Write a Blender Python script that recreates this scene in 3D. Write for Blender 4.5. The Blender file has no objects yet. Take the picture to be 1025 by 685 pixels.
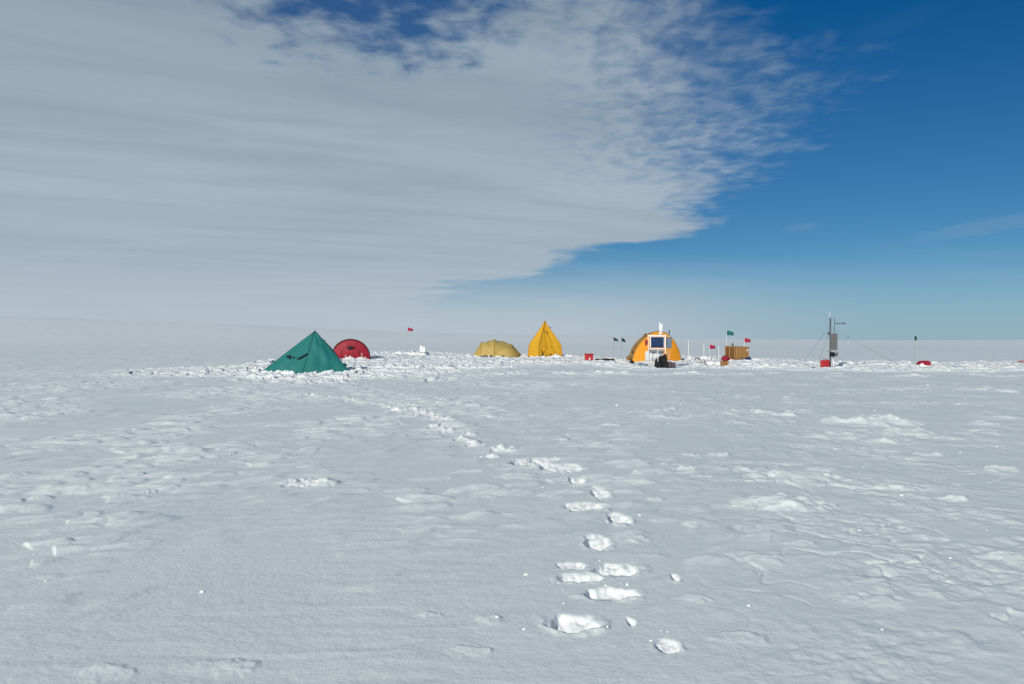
import bpy, bmesh, math, random
import numpy as np
from mathutils import Vector

random.seed(11)
rng = np.random.default_rng(5)
R = math.radians
sc = bpy.context.scene
col = sc.collection

EYE = 1.7          # eye height above the snow, metres
F = 911.0          # focal length in photo pixels (32 mm on a 36 mm wide frame)
HZ = 335.0         # photo row of the eye-level horizon
CX = 512.5
SUN = Vector((-0.46, -0.89, 0)).normalized()
SUN_EL = R(23)

# ------------------------------------------------------------------ helpers
def ground_d(py):               # distance at which level snow shows at photo row py
    return EYE * F / (py - HZ)

def ss(a, b, x):
    t = np.clip((x - a) / (b - a), 0, 1)
    return t * t * (3 - 2 * t)

def _hash(ix, iy, seed):
    n = (ix.astype(np.int64) * 374761393 + iy.astype(np.int64) * 668265263 + seed * 974634777) & 0xFFFFFFFF
    n = ((n ^ (n >> 13)) * 1274126177) & 0xFFFFFFFF
    n = (n ^ (n >> 16)) & 0xFFFFFFFF
    return n

def pnoise(x, y, seed=0):       # gradient noise, about -0.7..0.7
    x0 = np.floor(x); y0 = np.floor(y)
    fx = x - x0; fy = y - y0
    def g(ix, iy, dx, dy):
        a = _hash(ix, iy, seed) * (2 * math.pi / 4294967296.0)
        return np.cos(a) * dx + np.sin(a) * dy
    u = fx * fx * fx * (fx * (fx * 6 - 15) + 10)
    v = fy * fy * fy * (fy * (fy * 6 - 15) + 10)
    a = g(x0, y0, fx, fy); b = g(x0 + 1, y0, fx - 1, fy)
    c = g(x0, y0 + 1, fx, fy - 1); d = g(x0 + 1, y0 + 1, fx - 1, fy - 1)
    return (a + (b - a) * u) * (1 - v) + (c + (d - c) * u) * v

def fbm(x, y, seed, octv=4, gain=0.5):
    s = 0; a = 1.0
    for k in range(octv):
        s = s + a * pnoise(x, y, seed + k * 17)
        x = x * 2.03 + 3.1; y = y * 2.03 - 1.7; a *= gain
    return s

def chunks(x, y, seed, tilt=1.0):         # tilted-facet clods: height of the nearest random cell
    x0 = np.floor(x); y0 = np.floor(y)
    best = np.full(x.shape, 9.0); h = np.zeros(x.shape)
    for i in (-1, 0, 1):
        for j in (-1, 0, 1):
            cx = x0 + i; cy = y0 + j
            hh = _hash(cx, cy, seed)
            rx = (hh & 1023) / 1023.0; ry = ((hh >> 10) & 1023) / 1023.0; rz = ((hh >> 20) & 1023) / 1023.0
            dx = x - cx - rx; dy = y - cy - ry
            d = dx * dx + dy * dy
            m = d < best
            best = np.where(m, d, best)
            h = np.where(m, (.2 + rz * .5) * (1.0 - 0.55 * d) + (rx - .5 + tilt * .62) * dx * 0.9 + (ry - .5 + tilt * .78) * dy * .9, h)
    return h

def scarps(x, y, seed, dens):   # scattered wind-cut crust plates: each rises away from the sun and breaks off behind
    e1 = .86 * x + .51 * y; e2 = -.51 * x + .86 * y
    w1 = .45 * fbm(x / .5, y / .5, seed + 3, 3); w2 = .45 * fbm(x / .5 + 7, y / .5, seed + 4, 3)
    u = e1 / .44 + w1; v = e2 / .30 + w2
    u0 = np.floor(u); v0 = np.floor(v); h = np.zeros(x.shape)
    for i in (-1, 0, 1):
        for j in (-1, 0, 1):
            cu = u0 + i; cv = v0 + j
            hh = _hash(cu, cv, seed)
            a = (hh & 1023) / 1023.0; b = ((hh >> 10) & 1023) / 1023.0; c = ((hh >> 20) & 1023) / 1023.0
            du = u - cu - a; dv = v - cv - b
            q = (du / (.35 + .6 * c)) ** 2 + (dv / .55) ** 2
            k = np.clip(.55 + .75 * dv + .25 * du, 0, 1.1) * (1 - ss(.30, 1.1, q)) * np.where(b + .35 * c < dens * 1.2, .45 + .9 * c * a, 0)
            h = np.maximum(h, k)
    return h

# ------------------------------------------------------------------ terrain
SKX = [-400, 0, 50, 100, 250, 390, 460, 560, 650, 770, 900, 1025, 1400]
SKY = [317, 318.3, 319.5, 321, 325.5, 331.5, 333.5, 335.5, 337.5, 340, 341, 340, 339]

# footprints: photo x, y, width, height, depth in metres
FOOT = [(574,624,50,19,.15),(669,647,25,15,.09),(612,594,53,12,.13),(618,570,46,13,.14),(583,578,44,9,.10),
        (597,543,24,15,.14),(620,519,21,13,.13),(584,507,40,10,.12),(601,494,17,11,.12),(578,481,16,8,.11),
        (530,463,40,8,.12),(562,468,42,9,.13),(545,460,30,4,.08),(503,451,26,6,.11),(492,458,14,3,.08),
        (475,446,20,5,.11),(462,441,16,4,.10),(470,436,14,4,.09),(447,433,14,4,.1),(437,428,20,5,.11),(452,426,26,6,.12),
        (440,420,28,5,.12),(424,415,22,4,.11),(412,411,18,3.5,.1),(398,412,20,3,.1),(388,408,16,3,.1),(376,405,14,2.5,.09),
        (404,406,18,2.5,.09),(352,401,16,2.6,.09),(338,399,18,2.4,.09),(322,398,16,2.2,.09),(310,396,14,2.2,.08),(362,403,14,2,.08),
        (676,578,8,8,.07),(572,566,30,7,.07),(632,622,10,3,.03),
        (306,485,44,9,.035)]
FOOTG = []
for (px, py, w, h, dep) in FOOT:
    D = ground_d(py)
    FOOTG.append(((px - CX) / F * D, D, w * D / F / 2, max(h * D * D / (EYE * F) / 2, .09) * .95, dep))

# rings of dug snow piled on tent skirts: x, y, rx, ry, height
# lone drifts: photo x, y, width, height in metres
MOUND = [(778,506,100,.12),(690,470,26,.05),(882,442,40,.06),(906,434,64,.09),(955,500,32,.07),(930,455,36,.05),(835,437,60,.06),(720,455,30,.05),
         (985,425,40,.06),(872,424,96,.16),(610,425,24,.04),(560,440,20,.04),(762,562,52,.045),(692,600,40,.045),(884,604,64,.05),(1000,560,50,.06),
         (492,622,36,.05),(468,652,54,.045),(425,615,30,.035),(100,674,70,.04),(222,668,64,.04),(310,486,62,.06),(690,455,20,.04),(1005,470,40,.06),
         (640,540,26,.035),(742,640,60,.04),(820,470,34,.045),(655,500,22,.03),(800,545,34,.04),(930,540,40,.05)]
MOUNDG = [((px - CX) / F * ground_d(py), ground_d(py), w * ground_d(py) / F / 2, h * float(np.interp(ground_d(py), [4, 6.5, 9, 13], [.30, .45, .85, 1.25]))) for (px, py, w, h) in MOUND]
BERM = []
def camp_xy(px, D):
    return ((px - CX) / F * D, D)

TR_X = [90, 130, 180, 240, 265, 360, 400, 430, 470, 540, 600, 640, 700, 780, 830, 900, 1025, 1200]
TR_T = [371, 369, 367, 365, 360, 352, 351.5, 351.5, 354, 354, 357, 357, 356, 359, 360.5, 361, 361, 361]
TR_B = [377, 378, 378, 380, 384, 383, 380, 379, 372, 367, 368, 371, 370, 371, 372, 373, 373, 373]
TR_A = [0, .45, .55, .7, 1, 1, 1, 1, 1, 1, 1, 1, 1, 1, 1, .95, .85, .7]

def far_height(x, y):
    r = np.hypot(x, y)
    yy = np.maximum(y, r * .35)
    px = CX + F * x / yy
    sl = np.interp(px, SKX, SKY)
    k = (HZ - sl) / F
    crest = 950.0
    t = ss(100, 620, r)
    z = t * (EYE + np.minimum(r, crest) * k)
    z = z - ss(crest, 5200, r) * 60
    return z

def H(x, y):
    x = np.array(x, float); y = np.array(y, float)
    r = np.hypot(x, y) + 1e-6
    yf = np.maximum(y, 0.4)
    px = CX + F * x / yf; py = HZ + EYE * F / yf
    front = ss(0.3, 1.5, y)
    dug = np.zeros(x.shape)      # fresh or dug snow on duller wind crust, plus paler scarps, drifts, far snow
    z = far_height(x, y)
    # broad swells
    z = z + 0.05 * pnoise(x / 9 + 3.3, y / 9, 1) * ss(3, 9, r) + .10 * pnoise(x / 28, y / 28 + 7, 2) * ss(10, 30, r) * (1 - .8 * ss(35, 45, r) * (1 - ss(80, 110, r)))
    z = z + ss(90, 240, r) * (.22 * fbm(x / 70, y / 45, 3, 3) - .25 + .10 * fbm(x / 17, y / 9, 33, 3))
    # wind-carved snow, drawn out along (0.6, 0.8)
    wx = x + .35 * pnoise(x / 1.7, y / 1.7, 4); wy = y + .35 * pnoise(x / 1.7 + 9, y / 1.7, 5)
    s = .62 * wx + .78 * wy; t = .78 * wx - .62 * wy
    patch = ss(-.32, .30, fbm(x / 4.2, y / 6.5, 6, 3))
    left = ss(3.0, -1.5, x - .09 * y)
    side = ss(3.0, -1.0, x - .09 * y)
    def nn(q): return pnoise(q / .95, t / .27, 7) + .55 * pnoise(q / .45, t / .13, 8)
    n = nn(s - .12 * nn(s)); n = nn(s - .12 * n)
    sast = ss(.02, .60, n) + .15 * n
    n2 = pnoise(s / 2.6, t / .9, 9)
    amp = (.004 + .018 * side) * (.06 + .94 * patch) * (1 + .5 * ss(10, 30, r))
    z = z + amp * sast * ss(3.0, 6.5, r) + (.006 + .016 * side) * np.abs(n2) * (.3 + .7 * patch)
    pm = ss(-.38, .28, fbm(x / 3.4 + 11, y / 5.5, 51, 3)) * side + .45 * ss(3.2, 5.2, r) * ss(.1, .35, pnoise(x / 2.2, y / 2.6, 52)) * (1 - side)
    pm = pm * (1 - ss(38, 60, r)) * ss(5.0, 8.5, r) * front
    m = np.where(pm > .02)
    sc_h = scarps(x[m], y[m], 53, .34 + .48 * pm[m])
    z[m] += .062 * pm[m] * sc_h
    dug[m] = np.maximum(dug[m], .85 * ss(.02, .35, sc_h) * ss(.05, .5, pm[m]) * (.25 + .75 * ss(-.22, .25, pnoise(s[m] / .6, t[m] / .085, 55) + .5 * pnoise(x[m] / .1, y[m] / .16, 56))))  # scarps coloured paler than the crust, broken into streaks
    rx_ = x + .3 * pnoise(x / .8, y / .8, 41)
    rp = fbm(rx_ / .95, (y + .12 * pnoise(x / .7, y / .5, 42)) / .17, 10, 2)
    z = z + .0055 * rp * ss(-.25, .2, pnoise(x / 3.1, y / 2.6, 43)) * (1 - ss(8.5, 16, r)) * (.10 + .90 * side)
    rough = .12 + .88 * ss(-.12, .32, fbm(x / 1.2 + 3, y / 1.5, 61, 3))
    # broken crust and small drifts right of the track
    right = ss(.1, 2.2, x - .10 * y) * (1 - ss(33, 44, r))
    lump = fbm(x / .85, y / .95, 11, 4, .55)
    drift = ss(.08, .42, fbm(x / 2.4, y / 2.0, 12, 2))
    step = ss(-.10, .30, lump) - .5
    z = z + right * (.013 * lump + drift * (.022 * step + .020 * ss(.0, .07, fbm(x / .75, y / .85, 47, 4))) + .017 * rough * fbm(x / .26, y / .36, 13, 4, .6))
    crk = np.exp(-(fbm(x / .62 + 2, y / .7, 44, 3) / .045) ** 2) * ss(-.1, .3, pnoise(x / 1.9, y / 1.9, 45))
    z = z - right * .016 * crk * (1 - ss(14, 26, r)) + right * .012 * rough * np.abs(fbm(x / .26, y / .3, 46, 3)) * (1 - ss(12, 24, r))
    big = ss(.20, .46, fbm(x / 3.6 + 5, y / 4.4, 31, 2)) * ss(-.02, .22, fbm(x / .9, y / 1.4, 32, 4))
    z = z + right * .065 * big
    z = z + (.002 + .006 * right * rough) * fbm(x / .13, y / .14, 14, 3) * (1 - ss(8, 20, r))
    z = z + .016 * pnoise(x / 1.1, y / 2.4, 15) * ss(20, 35, r) + .03 * fbm(x / 2.5, y / 2.5, 35, 3) * ss(18, 40, r)
    z = z - .07 * ss(34, 39, r) * (1 - ss(92, 110, r)) * front - .06 * np.exp(-((x + 9.2) / 3.5) ** 2 - ((y - 42) / 3) ** 2)
    for (mx, my, a, hh) in MOUNDG:
        m = np.where((np.abs(x - mx) < a * 1.6) & (np.abs(y - my) < a * 1.7))
        if not len(m[0]): continue
        xm, ym = x[m], y[m]
        w1 = .6 * fbm(xm / (a * .8) + mx, ym / (a * .8), 71, 4); w2 = .6 * fbm(xm / (a * .8) + 5, ym / (a * .8) + my, 72, 4)
        u = (xm - mx) / a + w1; v = (ym - my) / (a * .85) + w2
        q = u * u + v * v
        dug[m] = np.maximum(dug[m], .42 * (1 - ss(.2, .9, q)) * ss(-.3, .3, fbm(xm / .22, ym / .3, 74, 3)))
        z[m] += hh * np.clip(.5 + .38 * u + .45 * v, 0, 1.2) * (1 - ss(.25, 1.1, q)) * (.85 + .5 * fbm(xm / .2, ym / .22, 73, 3))
    # footprints of the track to the camp
    for (fx, fy, a, b, dep) in FOOTG:
        m = (np.abs(x - fx) < a * 2.6) & (np.abs(y - fy) < b * 2.6)
        if not np.any(m):
            continue
        xs = x[m] if x.ndim else x; ys = y[m] if y.ndim else y
        kf = 1.0 if fy < 11 else .6
        wob = kf * .30 * pnoise(xs / .11 + fx * 7, ys / .13, 21) + kf * .18 * pnoise(xs / .045, ys / .05 + fy, 22)
        u = (xs - fx) / a; v = (ys - fy) / b
        q = (np.abs(u) ** 2.4 + np.abs(v) ** 2.4) ** (1 / 2.4) + wob
        ins = 1 - ss(.80, 1.03, q)
        ramp = np.clip(.50 - .46 * v - .22 * u, .06, 1.15)
        dz = -dep * (.75 if fy < 13 else .6) * ramp * ins
        rim = np.exp(-((q - 1.22) / .17) ** 2) * (.25 + .9 * pnoise(xs / .12, ys / .12, 23)) * (.5 + .5 * np.clip(-v, -1, 1))
        dz = dz + dep * .22 * rim + ins * .028 * fbm(xs / .085, ys / .10, 24, 3)
        if fy > 12.5:            # seen from here these are mostly kicked-up snow along the far rim
            dz = dep * (-.22 * ins * ramp + .40 * np.exp(-((v - .6 + .5 * pnoise(xs / .16, ys / .2, 25)) / .5) ** 2 - (np.abs(u) / 1.0) ** 3) * (.85 + 1.5 * fbm(xs / .10, ys / .16, 24, 3)))
        z[m] += dz
        dug[m] = np.maximum(dug[m], .92 * (1 - ss(.85, 1.35, q)))
    # trampled, shovelled snow of the camp
    mpx = np.interp(px, TR_X, TR_A) * front
    top = np.interp(px, TR_X, TR_T); bot = np.interp(px, TR_X, TR_B)
    edge = 2.2 * pnoise(x / 2.3, y / 5, 16)
    tr = mpx * ss(top - 1.2, top + .8, py + edge * .3) * (1 - ss(bot - 5, bot, py + edge))
    tr = tr * (.45 + .55 * ss(-.25, .2, fbm(x / 3.2, y / 4.2, 17, 3)))
    dug = np.maximum(dug, ss(.03, .4, tr))
    m = np.where(tr > .004)
    xm, ym = x[m], y[m]
    z[m] += tr[m] * (.15 * (chunks(xm / .85, ym / .6, 18, 1.5) - .35) +   .035 * (chunks(xm / .40 + 4, ym / .3, 19, 1.5) - .35) + .06 * fbm(xm / 1.9, ym / 1.6, 20, 3))
    # streaks of trodden snow in front of the camp
    lane = np.exp(-((py - np.interp(px, [120, 300, 420, 520, 700, 1025], [377.5, 383, 383, 372, 372, 375])) / 1.6) ** 2)
    lane = lane * ss(-.1, .25, pnoise(x / 1.8, y / 3, 25)) * ss(110, 180, px) * front
    dug = np.maximum(dug, .8 * ss(.05, .5, lane))
    m = np.where(lane > .01)
    z[m] += lane[m] * .15 * (chunks(x[m] / .4, y[m] / .6, 26) - .3)
    for (bx, by, rx, ry, hh) in BERM:
        m = np.where((np.abs(x - bx) < rx * 2.2) & (np.abs(y - by) < ry * 2.2))
        if not len(m[0]): continue
        xm, ym = x[m], y[m]
        q = np.hypot((xm - bx) / rx, (ym - by) / ry) + .14 * pnoise(xm / .7, ym / .7, 27)
        dug[m] = np.maximum(dug[m], 1 - ss(1.15, 1.5, q))
        z[m] += hh * np.exp(-((q - 1.06) / .17) ** 2) * (.4 + .9 * np.abs(pnoise(xm / .5, ym / .5, 28)) + .4 * chunks(xm / .22, ym / .22, 29))
    dug = np.maximum(dug, .30 * ss(85, 260, r) + .12 * ss(-.1, .35, fbm(x / 1.6, y / 2.2, 81, 4)) * (1 - ss(40, 80, r)))  # paler colour put into far snow to brighten the horizon, plus random mottling
    H.dug = dug
    return z

def Hs(x, y):
    return float(H(np.array([x]), np.array([y]))[0])

# ------------------------------------------------------------------ materials
def mat(name, color, rough=.7, var=.12, scale=30, bump=.0, metallic=0, spec=.3, sheen=0, trans=0):
    m = bpy.data.materials.new(name); m.use_nodes = True
    nt = m.node_tree; b = nt.nodes['Principled BSDF']
    b.inputs['Roughness'].default_value = rough
    b.inputs['Metallic'].default_value = metallic
    b.inputs['Specular IOR Level'].default_value = spec
    tc = nt.nodes.new('ShaderNodeTexCoord')
    nz = nt.nodes.new('ShaderNodeTexNoise'); nz.inputs['Scale'].default_value = scale; nz.inputs['Detail'].default_value = 6
    nt.links.new(tc.outputs['Object'], nz.inputs['Vector'])
    cr = nt.nodes.new('ShaderNodeMix'); cr.data_type = 'RGBA'
    c = Vector(color)
    cr.inputs[6].default_value = (*(c * (1 - var)), 1)
    cr.inputs[7].default_value = (*[min(1, q) for q in (c * (1 + var))], 1)
    nt.links.new(nz.outputs['Fac'], cr.inputs[0])
    nt.links.new(cr.outputs[2], b.inputs['Base Color'])
    if bump:
        bp = nt.nodes.new('ShaderNodeBump'); bp.inputs['Strength'].default_value = bump; bp.inputs['Distance'].default_value = .02
        nt.links.new(nz.outputs['Fac'], bp.inputs['Height']); nt.links.new(bp.outputs[0], b.inputs['Normal'])
    if sheen:
        b.inputs['Sheen Weight'].default_value = sheen
    return m

def snow_material(fresh=False):
    m = bpy.data.materials.new('fresh_and_pale_snow' if fresh else 'snow'); m.use_nodes = True
    nt = m.node_tree; b = nt.nodes['Principled BSDF']
    b.inputs['Roughness'].default_value = .62
    b.inputs['Specular IOR Level'].default_value = .22
    tc = nt.nodes.new('ShaderNodeTexCoord')
    n1 = nt.nodes.new('ShaderNodeTexNoise'); n1.inputs['Scale'].default_value = .55; n1.inputs['Detail'].default_value = 5
    nt.links.new(tc.outputs['Object'], n1.inputs['Vector'])
    mx = nt.nodes.new('ShaderNodeMix'); mx.data_type = 'RGBA'
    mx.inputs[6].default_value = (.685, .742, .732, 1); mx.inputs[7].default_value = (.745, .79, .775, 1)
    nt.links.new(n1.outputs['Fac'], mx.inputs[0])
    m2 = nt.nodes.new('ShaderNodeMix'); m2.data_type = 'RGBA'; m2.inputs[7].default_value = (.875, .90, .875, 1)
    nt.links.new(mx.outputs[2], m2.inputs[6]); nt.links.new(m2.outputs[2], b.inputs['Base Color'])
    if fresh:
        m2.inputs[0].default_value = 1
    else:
        at = nt.nodes.new('ShaderNodeAttribute'); at.attribute_name = 'fresh_and_pale_snow'; nt.links.new(at.outputs['Fac'], m2.inputs[0])
    n2 = nt.nodes.new('ShaderNodeTexNoise'); n2.inputs['Scale'].default_value = 22; n2.inputs['Detail'].default_value = 9; n2.inputs['Roughness'].default_value = .65
    nt.links.new(tc.outputs['Object'], n2.inputs['Vector'])
    bp = nt.nodes.new('ShaderNodeBump'); bp.inputs['Strength'].default_value = .6; bp.inputs['Distance'].default_value = .011
    nt.links.new(n2.outputs['Fac'], bp.inputs['Height']); nt.links.new(bp.outputs[0], b.inputs['Normal'])
    return m

M = {
 'snow': snow_material(), 'fresh': snow_material(True),
 'teal': mat('teal_nylon', (.007, .142, .132), .62, .10, 3, .15, sheen=.1),
 'teal_dark': mat('dark_teal_webbing', (.008, .07, .065), .7),
 'ink_and_shade': mat('black_print_and_shade', (.008, .012, .014), .7),
 'red': mat('red_nylon', (.27, .008, .021), .6, .10, 4, .15),
 'red_dark': mat('dark_red_piping', (.075, .006, .016), .7),
 'olive': mat('olive_yellow_nylon', (.42, .295, .085), .65, .10, 4, .15),
 'olive_dark': mat('olive_seam', (.30, .19, .04), .7),
 'yellow': mat('yellow_canvas', (.62, .33, .016), .75, .10, 5, .2),
 'yellow_dark': mat('yellow_canvas_seam', (.42, .20, .014), .8),
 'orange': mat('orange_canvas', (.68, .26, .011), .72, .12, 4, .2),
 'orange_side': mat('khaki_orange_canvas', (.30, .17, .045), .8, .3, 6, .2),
 'white': mat('white_paint', (.80, .81, .81), .45, .04),
 'white_sheet': mat('white_plastic_sheet', (.60, .61, .61), .5, .06, 12, .2),
 'grey': mat('grey_metal', (.24, .25, .26), .45, .1, 20),
 'grey_dark': mat('dark_grey_metal', (.09, .095, .10), .5, .1),
 'enamel': mat('grey_enclosure_paint', (.115, .12, .115), .55, .08, 6),
 'solar': mat('solar_cells', (.010, .030, .095), .22, .15, 8, spec=.5),
 'solar_side': mat('solar_back', (.10, .14, .19), .45, .1),
 'black': mat('black_fabric', (.008, .008, .010), .8, .3, 14, .3),
 'purple': mat('dark_mauve_plastic', (.10, .065, .085), .55, .25, 12),
 'wood': mat('plywood', (.36, .185, .062), .7, .22, 9),
 'wood_light': mat('pine_batten', (.40, .225, .085), .7, .18, 14),
 'wood_dark': mat('weathered_wood', (.24, .12, .04), .8, .2, 12),
 'wood_red': mat('dark_stained_wood', (.15, .065, .022), .8, .2, 12),
 'blue': mat('blue_tarp', (.012, .028, .11), .6, .2, 10, .3),
 'mat_blue': mat('blue_grey_foam', (.10, .16, .25), .8, .15),
 'red_plastic': mat('red_plastic', (.42, .018, .02), .4, .1, 8, spec=.5),
 'red_fabric': mat('deep_red_fabric', (.28, .012, .03), .75, .2, 12, .3),
 'flag_red': mat('red_flag_cloth', (.34, .008, .035), .75, .1),
 'flag_green': mat('green_flag_cloth', (.010, .13, .105), .75, .1),
 'flag_dark': mat('dark_green_flag_cloth', (.008, .04, .038), .8, .1),
 'bamboo': mat('bamboo', (.42, .40, .34), .6, .15, 20),
 'bamboo_pale': mat('pale_frosted_bamboo', (.72, .72, .69), .6, .08, 20),
 'wire': mat('steel_wire', (.16, .17, .19), .5),
 'cord': mat('pale_cord', (.6, .58, .5), .8),
}

# ------------------------------------------------------------------ mesh building
class MB:
    def __init__(self): self.v = []; self.f = []; self.sm = []
    def add(self, vs, fs, smooth=False):
        o = len(self.v); self.v += [tuple(p) for p in vs]
        self.f += [tuple(i + o for i in f) for f in fs]; self.sm += [smooth] * len(fs)
    def box(self, c, s, rz=0, ry=0, taper=1.0, shear=(0, 0)):
        hx, hy, hz = s[0] / 2, s[1] / 2, s[2] / 2
        vs = []
        for z in (-1, 1):
            k = taper if z > 0 else 1
            for (a, b) in ((-1, -1), (1, -1), (1, 1), (-1, 1)):
                x, y, zz = a * hx * k, b * hy * k, z * hz
                if ry: x, zz = x * math.cos(ry) + zz * math.sin(ry), -x * math.sin(ry) + zz * math.cos(ry)
                x, y = x * math.cos(rz) - y * math.sin(rz), x * math.sin(rz) + y * math.cos(rz)
                vs.append((c[0] + x, c[1] + y, c[2] + zz))
        self.add(vs, [(0, 3, 2, 1), (4, 5, 6, 7), (0, 1, 5, 4), (1, 2, 6, 5), (2, 3, 7, 6), (3, 0, 4, 7)])
    def tube(self, pts, rad, n=8):
        pts = [Vector(p) for p in pts]
        if not isinstance(rad, (list, tuple)): rad = [rad] * len(pts)
        rings = []
        for i, p in enumerate(pts):
            d = (pts[min(i + 1, len(pts) - 1)] - pts[max(i - 1, 0)]).normalized()
            a = d.cross(Vector((0, 0, 1)) if abs(d.z) < .9 else Vector((1, 0, 0))).normalized(); b = d.cross(a)
            rings.append([p + (a * math.cos(t) + b * math.sin(t)) * rad[i] for t in [2 * math.pi * k / n for k in range(n)]])
        vs = [q for r in rings for q in r]; fs = []
        for i in range(len(pts) - 1):
            for k in range(n):
                fs.append((i * n + k, i * n + (k + 1) % n, (i + 1) * n + (k + 1) % n, (i + 1) * n + k))
        fs.append(tuple(range(n))[::-1]); fs.append(tuple((len(pts) - 1) * n + k for k in range(n)))
        self.add(vs, fs, True)
    def patch(self, fn, nu, nv, smooth=True):
        vs = [fn(i / nu, j / nv) for j in range(nv + 1) for i in range(nu + 1)]
        fs = [(j * (nu + 1) + i, j * (nu + 1) + i + 1, (j + 1) * (nu + 1) + i + 1, (j + 1) * (nu + 1) + i) for j in range(nv) for i in range(nu)]
        self.add(vs, fs, smooth)
    def blob(self, c, s, seed=0, amp=.12, nu=16, nv=10, pw=1.0, rz=0):
        r = random.Random(seed); ph = [r.uniform(0, 6.28) for _ in range(6)]
        def fn(a, b):
            t = 2 * math.pi * a; p = math.pi * (b - .5)
            sg = lambda q: math.copysign(abs(q) ** pw, q)
            w = 1 + amp * (math.sin(3 * t + ph[0]) * math.cos(2 * p + ph[1]) + .6 * math.sin(5 * t + ph[2] + 3 * p) * math.cos(p))
            x, y, z = sg(math.cos(t)) * sg(math.cos(p)) * s[0] * w, sg(math.sin(t)) * sg(math.cos(p)) * s[1] * w, sg(math.sin(p)) * s[2] * w
            x, y = x * math.cos(rz) - y * math.sin(rz), x * math.sin(rz) + y * math.cos(rz)
            return (c[0] + x, c[1] + y, c[2] + z)
        self.patch(fn, nu, nv)
    def build(self, name, m, parent=None, bevel=0, solid=0, loc=None):
        me = bpy.data.meshes.new(name); me.from_pydata(self.v, [], self.f)
        me.polygons.foreach_set('use_smooth', self.sm); me.update()
        bm = bmesh.new(); bm.from_mesh(me)
        bmesh.ops.remove_doubles(bm, verts=bm.verts, dist=1e-5)
        bmesh.ops.recalc_face_normals(bm, faces=bm.faces)
        if bevel:
            bmesh.ops.bevel(bm, geom=[e for e in bm.edges if e.calc_face_angle(0) > .6], offset=bevel, segments=2, affect='EDGES', profile=.6)
        bm.to_mesh(me); bm.free()
        me.materials.append(m)
        o = bpy.data.objects.new(name, me); col.objects.link(o)
        if parent: o.parent = parent
        if loc: o.location = loc
        if solid:
            md = o.modifiers.new('thickness', 'SOLIDIFY'); md.thickness = solid; md.offset = 0
        return o

def tag(o, label=None, cat=None, group=None, kind=None):
    if label: o['label'] = label
    if cat: o['category'] = cat
    if group: o['group'] = group
    if kind: o['kind'] = kind
    return o

def thing(name, label, cat, loc, group=None, rz=0):
    o = bpy.data.objects.new(name, None); col.objects.link(o)
    o.empty_display_size = .3
    o.location = loc; o.rotation_euler = (0, 0, rz)
    return tag(o, label, cat, group)

class Site:                     # local metres of a thing that stands at photo column px, distance D
    def __init__(self, px, D, py_base=None):
        self.px = px; self.D = D; self.k = D / F
        self.base = HZ + EYE * F / D if py_base is None else py_base
        self.loc = ((px - CX) * self.k, D, 0.0)
    def x(self, px): return (px - self.px) * self.k
    def z(self, py): return (HZ + EYE * F / self.D - py) * self.k
    def p(self, px, py, dy=0): return (self.x(px), dy, self.z(py))

# sites of the tents, and the snow piled round them
S_green = Site(313, 43.0); S_red = Site(351, 64.5); S_dome = Site(497, 70.0); S_scott = Site(545.5, 70.0); S_orange = Site(657, 58.0)
S_mast = Site(831, 49.0); S_frame = Site(658, 48.6); S_box = Site(738, 60.0)
BERM += [(S_green.loc[0] - .2, 43.1, 2.35, 1.5, .15), (S_red.loc[0], 66.0, 1.55, 1.75, .14), (S_dome.loc[0], 70.2, 2.05, 1.45, .14),
         (S_scott.loc[0], 70.0, 1.55, 1.55, .15), (S_orange.loc[0] - .3, 59.6, 1.9, 2.0, .08), (S_box.loc[0] + .3, 60.2, 1.1, 1.0, .10),
         ((420 - CX) / F * 78, 78, .6, .5, .55), ((395 - CX) / F * 82, 82, 1.6, .8, .2), ((707 - CX) / F * 61, 61.5, .9, .7, .22)]

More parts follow.
